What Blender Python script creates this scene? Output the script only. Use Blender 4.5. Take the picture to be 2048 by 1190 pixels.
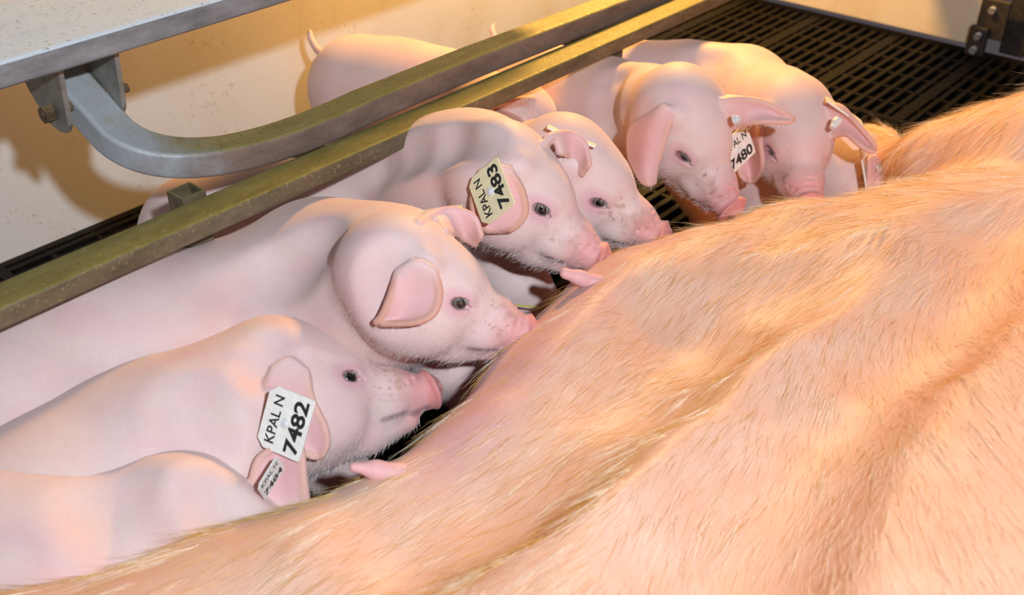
import bpy, bmesh, math, random
import numpy as np
from mathutils import Vector, Matrix
from mathutils.kdtree import KDTree
sc = bpy.context.scene
for o in list(bpy.data.objects): bpy.data.objects.remove(o)
RNG = np.random.default_rng(7); random.seed(7)

# ------------------------------------------------------------------ camera
F = 2150.0; PITCH = math.radians(33.3); HEADING = math.radians(40.8); CAM_H = 0.70
FH = np.array([math.cos(HEADING), math.sin(HEADING), 0]); RT = np.array([math.sin(HEADING), -math.cos(HEADING), 0]); ZZ = np.array([0, 0, 1.0])
FW = math.cos(PITCH)*FH - math.sin(PITCH)*ZZ; UP = math.sin(PITCH)*FH + math.cos(PITCH)*ZZ; CAM = np.array([0, 0, CAM_H])
cam = bpy.data.objects.new('camera', bpy.data.cameras.new('camera')); sc.collection.objects.link(cam)
cam.data.sensor_width = 36; cam.data.lens = F/2048*36; cam.data.clip_start = 0.02
cam.location = CAM; cam.rotation_euler = (math.radians(90)-PITCH, 0, HEADING-math.radians(90))
cam.data.dof.use_dof = True; cam.data.dof.focus_distance = 0.95; cam.data.dof.aperture_fstop = 8.0
sc.camera = cam

# ------------------------------------------------------------------ light
sc.view_settings.view_transform = 'Standard'; sc.view_settings.look = 'None'
sc.view_settings.exposure = 0.0; sc.view_settings.gamma = 1.0; sc.view_settings.use_curve_mapping = False
w = bpy.data.worlds.new('barn_air'); sc.world = w; w.use_nodes = True
w.node_tree.nodes['Background'].inputs[0].default_value = (0.85, 0.72, 0.8, 1); w.node_tree.nodes['Background'].inputs[1].default_value = 0.09
def lamp(name, kind, loc, target, energy, color, size):
    l = bpy.data.lights.new(name, kind); l.energy = energy; l.color = color
    if kind == 'AREA': l.shape = 'DISK'; l.size = size
    else: l.shadow_soft_size = size
    o = bpy.data.objects.new(name, l); sc.collection.objects.link(o); o.location = loc
    o.rotation_euler = (Vector(target)-Vector(loc)).to_track_quat('-Z', 'Y').to_euler()
    return o
lamp('camera_flash', 'AREA', (0.0, -0.3, 0.97), (0.75, 0.65, 0.12), 16.5, (0.78, 0.88, 1.0), 0.04)  # unseen flash from the camera side, set back to even its falloff
lamp('heat_lamp', 'POINT', (1.5, 1.0, 0.82), (0.8, 0.5, 0), 60, (1.0, 0.53, 0.13), 0.06)

# ------------------------------------------------------------------ helpers
def ray(px, py): return FW + (px-1024)/F*RT + (595-py)/F*UP
def P(px, py, z=None, d=None):
    r = ray(px, py)
    if d is None: d = (z-CAM_H)/r[2]
    return CAM + r*d
def proj(p):
    v = np.asarray(p)-CAM; d = v@FW
    return np.array([1024+F*(v@RT)/d, 595-F*(v@UP)/d]), d
def depth(p): return (np.asarray(p)-CAM)@FW
def rotv(wv):
    t = np.linalg.norm(wv)
    if t < 1e-9: return np.eye(3)
    k = wv/t; K = np.array([[0, -k[2], k[1]], [k[2], 0, -k[0]], [-k[1], k[0], 0]])
    return np.eye(3)+math.sin(t)*K+(1-math.cos(t))*K@K
def unit(v): v = np.asarray(v, float); return v/max(np.linalg.norm(v), 1e-12)

def solve(res, n):
    x = np.zeros(n)
    for _ in range(60):
        r = res(x); J = np.zeros((len(r), n))
        for i in range(n):
            e = np.zeros(n); e[i] = 1e-5; J[:, i] = (res(x+e)-r)/1e-5
        x = x-np.linalg.solve(J.T@J+1e-6*np.eye(n), J.T@r)
    return x

def tag(o, label, cat, group=None, kind=None):
    if label: o['label'] = label
    if cat: o['category'] = cat
    if group: o['group'] = group
    if kind: o['kind'] = kind
    return o
def link(name, me, mat=None, parent=None):
    o = bpy.data.objects.new(name, me); sc.collection.objects.link(o)
    if mat: me.materials.append(mat)
    if parent: o.parent = parent
    return o
def mesh_np(name, V, Q, smooth=True):
    me = bpy.data.meshes.new(name)
    me.vertices.add(len(V)); me.vertices.foreach_set('co', np.ascontiguousarray(V, np.float32).ravel())
    k = Q.shape[1]
    me.loops.add(Q.size); me.loops.foreach_set('vertex_index', np.ascontiguousarray(Q, np.int32).ravel())
    me.polygons.add(len(Q)); me.polygons.foreach_set('loop_start', np.arange(0, Q.size, k, dtype=np.int32))
    me.polygons.foreach_set('loop_total', np.full(len(Q), k, np.int32))
    me.polygons.foreach_set('use_smooth', np.full(len(Q), smooth, bool))
    me.update(calc_edges=True); me.validate()
    return me
def bm_obj(name, bm, mat, parent=None, smooth=False):
    me = bpy.data.meshes.new(name); bmesh.ops.recalc_face_normals(bm, faces=bm.faces); bm.to_mesh(me); bm.free()
    for p in me.polygons: p.use_smooth = smooth
    return link(name, me, mat, parent)
def add_box(bm, c, s, rot=None, bevel=0.0):
    r = bmesh.ops.create_cube(bm, size=1.0)
    M = Matrix.Translation(Vector(c)) @ (rot.to_4x4() if rot else Matrix.Identity(4)) @ Matrix.Diagonal((s[0], s[1], s[2], 1))
    bmesh.ops.transform(bm, matrix=M, verts=r['verts'])
    if bevel: bmesh.ops.bevel(bm, geom=list({e for v in r['verts'] for e in v.link_edges}), offset=bevel, segments=3, affect='EDGES', profile=0.6)
def add_cyl(bm, a, b, r0, r1=None, n=24, bevel=0):
    a = Vector(a); b = Vector(b); r1 = r0 if r1 is None else r1
    M = Matrix.Translation((a+b)/2) @ (b-a).to_track_quat('Z', 'Y').to_matrix().to_4x4()
    r = bmesh.ops.create_cone(bm, cap_ends=True, segments=n, radius1=r0, radius2=r1, depth=(b-a).length, matrix=M)
    return r['verts']

# ------------------------------------------------------------------ materials
def new_mat(name):
    m = bpy.data.materials.new(name); m.use_nodes = True
    nt = m.node_tree; b = nt.nodes['Principled BSDF']
    return m, nt, b
def N(nt, t, **kw):
    n = nt.nodes.new(t)
    for k, v in kw.items():
        if hasattr(n, k): setattr(n, k, v)
        else: n.inputs[k].default_value = v
    return n
def ramp(nt, fac, stops):
    r = N(nt, 'ShaderNodeValToRGB'); els = r.color_ramp.elements
    while len(els) < len(stops): els.new(0.5)
    for e, (p, c) in zip(els, stops): e.position = p; e.color = (*c, 1) if len(c) == 3 else c
    nt.links.new(fac, r.inputs[0]); return r.outputs[0]
def noise(nt, scale, detail=4, rough=0.55, vec=None, dist=0.0):
    n = N(nt, 'ShaderNodeTexNoise'); n.inputs['Scale'].default_value = scale; n.inputs['Detail'].default_value = detail
    n.inputs['Roughness'].default_value = rough; n.inputs['Distortion'].default_value = dist
    if vec is not None: nt.links.new(vec, n.inputs['Vector'])
    return n.outputs['Fac']
def mix(nt, fac, a, b, mode='MIX'):
    m = N(nt, 'ShaderNodeMix'); m.data_type = 'RGBA'; m.blend_type = mode
    for i, s in ((0, fac), (6, a), (7, b)):
        if hasattr(s, 'is_linked') or isinstance(s, bpy.types.NodeSocket): nt.links.new(s, m.inputs[i])
        else: m.inputs[i].default_value = s if i == 0 else (*s, 1)
    return m.outputs[2]
def coords(nt, out='Object', scale=None):
    t = N(nt, 'ShaderNodeTexCoord').outputs[out]
    if scale is None: return t
    mp = N(nt, 'ShaderNodeMapping'); mp.inputs['Scale'].default_value = scale
    nt.links.new(t, mp.inputs['Vector']); return mp.outputs[0]
def bump(nt, b, h, strength, dist=0.001):
    n = N(nt, 'ShaderNodeBump'); n.inputs['Strength'].default_value = strength; n.inputs['Distance'].default_value = dist
    nt.links.new(h, n.inputs['Height']); nt.links.new(n.outputs[0], b.inputs['Normal'])

def skin_material(name, sss, rough, streak, blotch):
    m, nt, b = new_mat(name)
    at = N(nt, 'ShaderNodeVertexColor'); at.layer_name = 'tone'
    v = coords(nt)
    f = ramp(nt, noise(nt, 22, 3, 0.6, v), [(0.35, (1, 1, 1)), (0.7, blotch)])
    c = mix(nt, 1.0, at.outputs['Color'], f, 'MULTIPLY')
    fine = noise(nt, streak, 2, 0.7, v)
    c = mix(nt, 1.0, c, ramp(nt, fine, [(0.3, (0.93, 0.92, 0.92)), (0.7, (1.0, 1.0, 1.0))]), 'MULTIPLY')
    nt.links.new(c, b.inputs['Base Color'])
    b.inputs['Roughness'].default_value = rough; b.inputs['Specular IOR Level'].default_value = 0.25
    b.inputs['Subsurface Weight'].default_value = sss; b.inputs['Subsurface Radius'].default_value = (1.0, 0.42, 0.28); b.inputs['Subsurface Scale'].default_value = 0.006
    b.inputs['Sheen Weight'].default_value = 0.12; b.inputs['Sheen Roughness'].default_value = 0.5
    ad = N(nt, 'ShaderNodeMath', operation='MULTIPLY_ADD'); nt.links.new(noise(nt, 130, 4, 0.65, v), ad.inputs[0]); ad.inputs[1].default_value = 2.2; nt.links.new(fine, ad.inputs[2])
    bump(nt, b, ad.outputs[0], 0.16, 0.0008)
    return m
M_SKIN = skin_material('piglet_skin', 0.25, 0.55, 700, (0.97, 0.9, 0.92))
M_SOW = skin_material('sow_skin', 0.2, 0.5, 420, (1.0, 0.88, 0.84))
def hair_material(name, c1, c2, rough=0.45):
    m, nt, b = new_mat(name)
    hi = N(nt, 'ShaderNodeHairInfo')
    nt.links.new(ramp(nt, hi.outputs['Random'], [(0.0, c1), (1.0, c2)]), b.inputs['Base Color'])
    b.inputs['Roughness'].default_value = rough; b.inputs['Specular IOR Level'].default_value = 0.4
    return m
M_PHAIR = hair_material('pale_piglet_hair', (0.84, 0.74, 0.66), (0.95, 0.88, 0.80))
M_SHAIR = hair_material('golden_bristle', (0.52, 0.28, 0.065), (0.80, 0.53, 0.18))
M_SHAIR3 = hair_material('peach_bristle', (0.86, 0.62, 0.40), (0.98, 0.86, 0.68))
M_SHAIR2 = hair_material('pale_bristle', (0.90, 0.74, 0.48), (0.98, 0.92, 0.80))
M_LASH = hair_material('white_lash', (0.8, 0.76, 0.68), (0.9, 0.87, 0.8))

def tube_material(name, top, side, spots, rough=0.5, metal=0.55):
    m, nt, b = new_mat(name); v = coords(nt)
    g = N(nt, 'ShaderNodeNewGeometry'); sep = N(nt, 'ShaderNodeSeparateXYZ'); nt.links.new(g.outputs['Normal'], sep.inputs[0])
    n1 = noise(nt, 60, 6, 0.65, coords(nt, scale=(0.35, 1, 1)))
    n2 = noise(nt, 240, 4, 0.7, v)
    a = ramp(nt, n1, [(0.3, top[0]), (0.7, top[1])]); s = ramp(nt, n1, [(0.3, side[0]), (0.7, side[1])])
    up = ramp(nt, sep.outputs['Z'], [(0.45, (0, 0, 0)), (0.8, (1, 1, 1))])   # upward faces take the top tones, dirty olive on the rails
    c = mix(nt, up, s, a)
    c = mix(nt, ramp(nt, n2, [(0.58, (0, 0, 0)), (0.72, (1, 1, 1))]), c, spots)
    nt.links.new(c, b.inputs['Base Color']); b.inputs['Metallic'].default_value = metal
    nt.links.new(ramp(nt, n2, [(0.3, (rough-0.12,)*3), (0.7, (rough+0.15,)*3)]), b.inputs['Roughness'])
    bump(nt, b, n2, 0.35, 0.0008)
    return m
M_RAIL = tube_material('dirty_olive_steel', ((0.15, 0.135, 0.035), (0.26, 0.23, 0.07)), ((0.10, 0.075, 0.04), (0.22, 0.16, 0.09)), (0.36, 0.27, 0.12), 0.55, 0.2)
def bare_end(m):
    nt = m.node_tree; b = nt.nodes['Principled BSDF']; c = b.inputs['Base Color'].links[0].from_socket
    sep = N(nt, 'ShaderNodeSeparateXYZ'); nt.links.new(coords(nt), sep.inputs[0])
    a = N(nt, 'ShaderNodeMath', operation='MULTIPLY_ADD'); nt.links.new(noise(nt, 40, 4, 0.6, coords(nt)), a.inputs[0]); a.inputs[1].default_value = 0.12; nt.links.new(sep.outputs['X'], a.inputs[2])
    nt.links.new(mix(nt, ramp(nt, a.outputs[0], [(0.475, (1, 1, 1)), (0.54, (0, 0, 0))]), c, (0.40, 0.42, 0.43)), b.inputs['Base Color'])
M_BAR2 = tube_material('worn_brown_steel', ((0.22, 0.18, 0.05), (0.33, 0.28, 0.09)), ((0.15, 0.10, 0.075), (0.28, 0.19, 0.15)), (0.14, 0.09, 0.05), 0.55, 0.15)
M_GALV = tube_material('galvanised_steel', ((0.74, 0.88, 1.0), (0.82, 0.94, 1.0)), ((0.13, 0.135, 0.14), (0.30, 0.305, 0.31)), (0.30, 0.28, 0.25), 0.35, 0.1)  # bluish-white top against dark sides paints in light on the bar's top
M_BRKT = tube_material('stained_galvanised_plate', ((0.3, 0.3, 0.3), (0.4, 0.4, 0.4)), ((0.2, 0.19, 0.16), (0.36, 0.34, 0.30)), (0.22, 0.12, 0.06), 0.45, 0.4)
M_BOLT = tube_material('rusty_bolt_steel', ((0.2, 0.13, 0.07), (0.34, 0.24, 0.13)), ((0.1, 0.07, 0.04), (0.22, 0.15, 0.08)), (0.4, 0.3, 0.15), 0.5, 0.5)
M_HINGE = tube_material('black_iron', ((0.05, 0.045, 0.035), (0.09, 0.07, 0.05)), ((0.03, 0.028, 0.025), (0.07, 0.06, 0.05)), (0.12, 0.08, 0.04), 0.45, 0.4)

def wall_material(name, base, dirt):
    m, nt, b = new_mat(name); v = coords(nt)
    sm = noise(nt, 7, 5, 0.6, coords(nt, scale=(1, 1, 0.6)))
    sp = noise(nt, 130, 5, 0.75, v)
    cl = noise(nt, 14, 3, 0.5, v)
    c = mix(nt, ramp(nt, sm, [(0.45, (0, 0, 0)), (0.75, (0.55, 0.55, 0.55))]), base, dirt)
    msk = N(nt, 'ShaderNodeMath', operation='MULTIPLY'); nt.links.new(ramp(nt, sp, [(0.56, (0, 0, 0)), (0.66, (1, 1, 1))]), msk.inputs[0])
    nt.links.new(ramp(nt, cl, [(0.5, (0, 0, 0)), (0.66, (0.8, 0.8, 0.8))]), msk.inputs[1])
    c = mix(nt, msk.outputs[0], c, (0.42, 0.28, 0.07))
    nt.links.new(c, b.inputs['Base Color']); b.inputs['Roughness'].default_value = 0.42; b.inputs['Specular IOR Level'].default_value = 0.35
    bump(nt, b, sp, 0.1, 0.0006)
    return m
M_WALL = wall_material('white_plastic_panel', (0.80, 0.80, 0.78), (0.62, 0.54, 0.36))
M_ENDW = wall_material('cream_plastic_panel', (0.66, 0.60, 0.50), (0.48, 0.36, 0.20))
def simple(name, c, rough=0.5, metal=0.0, spec=0.5):
    m, nt, b = new_mat(name)
    nt.links.new(ramp(nt, noise(nt, 160, 4, 0.6, coords(nt)), [(0.3, tuple(x*0.85 for x in c)), (0.7, c)]), b.inputs['Base Color'])
    b.inputs['Roughness'].default_value = rough; b.inputs['Metallic'].default_value = metal; b.inputs['Specular IOR Level'].default_value = spec
    return m
def floor_material():
    m, nt, b = new_mat('black_plastic_grate'); v = coords(nt)
    n1 = noise(nt, 30, 6, 0.7, v); n2 = noise(nt, 170, 4, 0.7, v)
    c = ramp(nt, n1, [(0.35, (0.003, 0.003, 0.0025)), (0.62, (0.007, 0.006, 0.004)), (0.8, (0.035, 0.024, 0.009))])
    c = mix(nt, ramp(nt, n2, [(0.66, (0, 0, 0)), (0.74, (0.6, 0.6, 0.6))]), c, (0.16, 0.11, 0.04))
    nt.links.new(c, b.inputs['Base Color']); nt.links.new(ramp(nt, n2, [(0.3, (0.42,)*3), (0.7, (0.7,)*3)]), b.inputs['Roughness']); b.inputs['Specular IOR Level'].default_value = 0.15
    bump(nt, b, n2, 0.4, 0.001)
    return m
M_FLOOR = floor_material()
M_PIT = simple('dark_slurry', (0.004, 0.004, 0.003), 0.6)
M_TAG = simple('cream_tag_plastic', (0.95, 0.92, 0.83), 0.38)
M_TAGY = simple('yellowed_tag_plastic', (0.90, 0.80, 0.50), 0.38)
M_INK = simple('black_ink', (0.02, 0.02, 0.022), 0.5)
M_STUD = simple('white_stud_plastic', (0.82, 0.82, 0.80), 0.3)
M_STRAW = simple('yellow_straw', (0.75, 0.68, 0.04), 0.5)
def eye_material():
    m, nt, b = new_mat('eye'); at = N(nt, 'ShaderNodeVertexColor'); at.layer_name = 'tone'
    nt.links.new(at.outputs['Color'], b.inputs['Base Color']); b.inputs['Roughness'].default_value = 0.06; b.inputs['Specular IOR Level'].default_value = 0.6
    b.inputs['Coat Weight'].default_value = 0.6; b.inputs['Coat Roughness'].default_value = 0.03
    return m
M_EYE = eye_material()

# ------------------------------------------------------------------ the pen
def struct(name, bm, mat, parent=None):
    o = bm_obj(name, bm, mat, parent)
    if parent is None: o['kind'] = 'structure'
    return o
def build_floor():
    V = []; Q = []
    def box(x0, x1, y0, y1, z0, z1, ins=0.0012):
        b = len(V)
        V.extend([(x0, y0, z0), (x1, y0, z0), (x1, y1, z0), (x0, y1, z0),
                  (x0+ins, y0+ins, z1), (x1-ins, y0+ins, z1), (x1-ins, y1-ins, z1), (x0+ins, y1-ins, z1)])
        for q in ((4, 5, 6, 7), (0, 1, 5, 4), (1, 2, 6, 5), (2, 3, 7, 6), (3, 0, 4, 7), (3, 2, 1, 0)): Q.append(tuple(b+i for i in q))
    x0, x1, y0, y1 = -0.5, 1.975, -0.5, 1.228
    pitch = 0.0205; slot = 0.064
    ny = int((y1-y0)/pitch)
    for j in range(ny+1):                     # lengthwise bars
        y = y1-j*pitch
        wd = 0.0052 if j % 8 else 0.011
        box(x0, x1, y-wd, y+wd, -0.03, 0.0)
    nx = int((x1-x0)/slot)
    for i in range(nx+1):                     # cross ribs, a broad one at each panel joint
        x = x1-i*slot
        wd = 0.0045 if i % 6 else 0.008
        box(x-wd, x+wd, y0, y1, -0.026, -0.0012 if i % 6 else 0.0008)
    o = link('floor', mesh_np('floor', np.array(V), np.array(Q), False), M_FLOOR); o['kind'] = 'structure'
    bm = bmesh.new(); add_box(bm, (0.75, 0.35, -0.17), (2.9, 1.9, 0.02)); struct('floor_pit', bm, M_PIT)
build_floor()
bm = bmesh.new(); add_box(bm, (0.75, 1.255, 0.27), (2.6, 0.05, 0.62), bevel=0.004); struct('wall_back', bm, M_WALL)
bm = bmesh.new(); add_box(bm, (1.99, 0.9125, 0.30), (0.03, 0.635, 0.58), bevel=0.003); struct('wall_end', bm, M_ENDW)
# ------- door post and floor hinge at the corner of the end panel
def corner_post():
    bm = bmesh.new(); add_box(bm, (2.02, 0.535, 0.30), (0.05, 0.045, 0.60), bevel=0.004)
    o = bm_obj('gate_post', bm, M_HINGE); tag(o, 'dark iron gate post at the lower end of the cream panel', 'post')
    bm = bmesh.new(); add_box(bm, (1.968, 0.572, 0.066), (0.008, 0.05, 0.070), bevel=0.003); bm2 = bm
    h = bm_obj('hinge_plate', bm, M_HINGE, o)
    bm = bmesh.new(); add_box(bm, (1.961, 0.588, 0.024), (0.012, 0.034, 0.056), bevel=0.005); bm_obj('hinge_knuckle', bm, M_HINGE, o)
    for y, z in ((0.586, 0.036), (0.588, 0.010), (0.575, 0.083)):
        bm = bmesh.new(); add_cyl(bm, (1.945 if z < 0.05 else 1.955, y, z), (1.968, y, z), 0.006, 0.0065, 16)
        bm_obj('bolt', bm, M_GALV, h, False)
corner_post()

# rails: rectangular tubes with rounded corners swept along a path
def rect_profile(wd, ht, r, seg=4):
    pts = []
    for cx, cy, a0 in ((wd/2-r, ht/2-r, 0), (-wd/2+r, ht/2-r, 90), (-wd/2+r, -ht/2+r, 180), (wd/2-r, -ht/2+r, 270)):
        for k in range(seg+1):
            a = math.radians(a0+90*k/seg); pts.append((cx+r*math.cos(a), cy+r*math.sin(a)))
    return pts
def sweep(path, ups, prof, wall=None):
    bm = bmesh.new(); rings = []
    n = len(path)
    for i in range(n):
        t = unit(np.array(path[min(i+1, n-1)])-np.array(path[max(i-1, 0)]))
        u = np.array(ups[i], float); u = unit(u-t*(u@t)); s = np.cross(u, t)
        rings.append([bm.verts.new(Vector(np.array(path[i])+s*a+u*b)) for a, b in prof])
    m = len(prof)
    for i in range(n-1):
        for k in range(m): bm.faces.new((rings[i][k], rings[i][(k+1) % m], rings[i+1][(k+1) % m], rings[i+1][k]))
    if wall is None:
        bm.faces.new(rings[0]); bm.faces.new(rings[-1])
    return bm, rings
bm, _ = sweep([(-0.35, 0.7075, 0.266), (0.3, 0.7075, 0.265), (1.0, 0.7075, 0.261), (1.97, 0.7075, 0.258)], [(0, 0, 1)]*4, rect_profile(0.035, 0.0175, 0.003))
rail = bm_obj('crate_rail', bm, M_RAIL)
tag(rail, 'lower olive-brown steel rail running straight across the piglets with square posts', 'rail')
def square_post(x, y, top, name):
    bm = bmesh.new(); s = 0.0115; t = 0.002
    o_ = [(-s, -s), (s, -s), (s, s), (-s, s)]; i_ = [(-s+t, -s+t), (s-t, -s+t), (s-t, s-t), (-s+t, s-t)]
    ring = lambda pts, z: [bm.verts.new((x+a, y+b, z)) for a, b in pts]
    ob, ot, it, ib = ring(o_, 0.0), ring(o_, top), ring(i_, top), ring(i_, top-0.12)
    for k in range(4):
        j = (k+1) % 4
        bm.faces.new((ob[k], ob[j], ot[j], ot[k])); bm.faces.new((ot[k], ot[j], it[j], it[k])); bm.faces.new((it[k], it[j], ib[j], ib[k]))
    bm.faces.new(ib); bm.faces.new(ob)
    return bm_obj(name, bm, M_RAIL, rail)
pp = P(376, 385, z=0.275)
square_post(pp[0], 0.7385, 0.276, 'post')
pq = P(1228, 118, z=0.22); square_post(pq[0], 0.7385, 0.249, 'post')

# swinging upper rail, bent up to its hinge
def bent_rail():
    path = []; ups = []
    A = np.array([0.407, 0.862, 0.356]); B = np.array([0.420, 0.755, 0.280]); D = np.array([0.64, 0.744, 0.283])
    pts = [A, A*0.45+B*0.55]
    c0, c1, c2 = A*0.45+B*0.55, np.array([0.430, 0.738, 0.274]), D*1.0
    for k in range(1, 25):
        t = k/24; pts.append((1-t)**2*c0+2*t*(1-t)*c1+t*t*c2)
    pts += [np.array([0.8, 0.744, 0.283]), np.array([1.2, 0.744, 0.275]), np.array([1.97, 0.744, 0.262])]
    for i, p in enumerate(pts):
        f = min(1, i/14); ups.append(unit(np.array([0.1*(1-f), -0.45*(1-f), 1.0])))
    bm, _ = sweep(pts, ups, rect_profile(0.034, 0.025, 0.004))
    o = bm_obj('swing_rail', bm, M_BAR2); tag(o, 'upper worn rail bent upward to a bolted hinge bracket', 'rail')
    return o
swing = bent_rail()
bare_end(M_BAR2)
# wide galvanised top bar
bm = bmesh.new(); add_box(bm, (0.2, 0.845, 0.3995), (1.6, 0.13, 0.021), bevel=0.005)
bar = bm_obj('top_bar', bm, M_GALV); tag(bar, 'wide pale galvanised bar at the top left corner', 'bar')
def hinge_bracket():
    root = bpy.data.objects.new('hinge_bracket', None); sc.collection.objects.link(root)
    tag(root, 'galvanised hinge bracket hanging under the wide top bar', 'bracket')
    for i, x in enumerate((0.380, 0.430)):
        bm = bmesh.new(); t = 0.0022
        prof = [(0.800, 0.389), (0.882, 0.389), (0.862, 0.352), (0.842, 0.328), (0.823, 0.324), (0.812, 0.326), (0.806, 0.334)]
        a = [bm.verts.new((x-t, y, z)) for y, z in prof]; b = [bm.verts.new((x+t, y, z)) for y, z in prof]
        bm.faces.new(a); bm.faces.new(list(reversed(b)))
        for k in range(len(prof)): bm.faces.new((a[k], a[(k+1) % len(prof)], b[(k+1) % len(prof)], b[k]))
        bm_obj('side_plate', bm, M_BRKT, root)
    bm = bmesh.new(); add_box(bm, (0.405, 0.834, 0.3875), (0.054, 0.068, 0.004)); bm_obj('top_plate', bm, M_BRKT, root)
    bm = bmesh.new(); add_cyl(bm, (0.368, 0.828, 0.340), (0.448, 0.828, 0.340), 0.004, n=20)
    bo = bm_obj('hinge_bolt', bm, M_BOLT, root)
    bm = bmesh.new(); add_cyl(bm, (0.369, 0.828, 0.340), (0.3775, 0.828, 0.340), 0.0075, n=6); bm_obj('bolt_head', bm, M_BOLT, bo)
    bm = bmesh.new(); add_cyl(bm, (0.4325, 0.828, 0.340), (0.441, 0.828, 0.340), 0.0078, n=6); bm_obj('nut', bm, M_BOLT, bo)
hinge_bracket()

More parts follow.
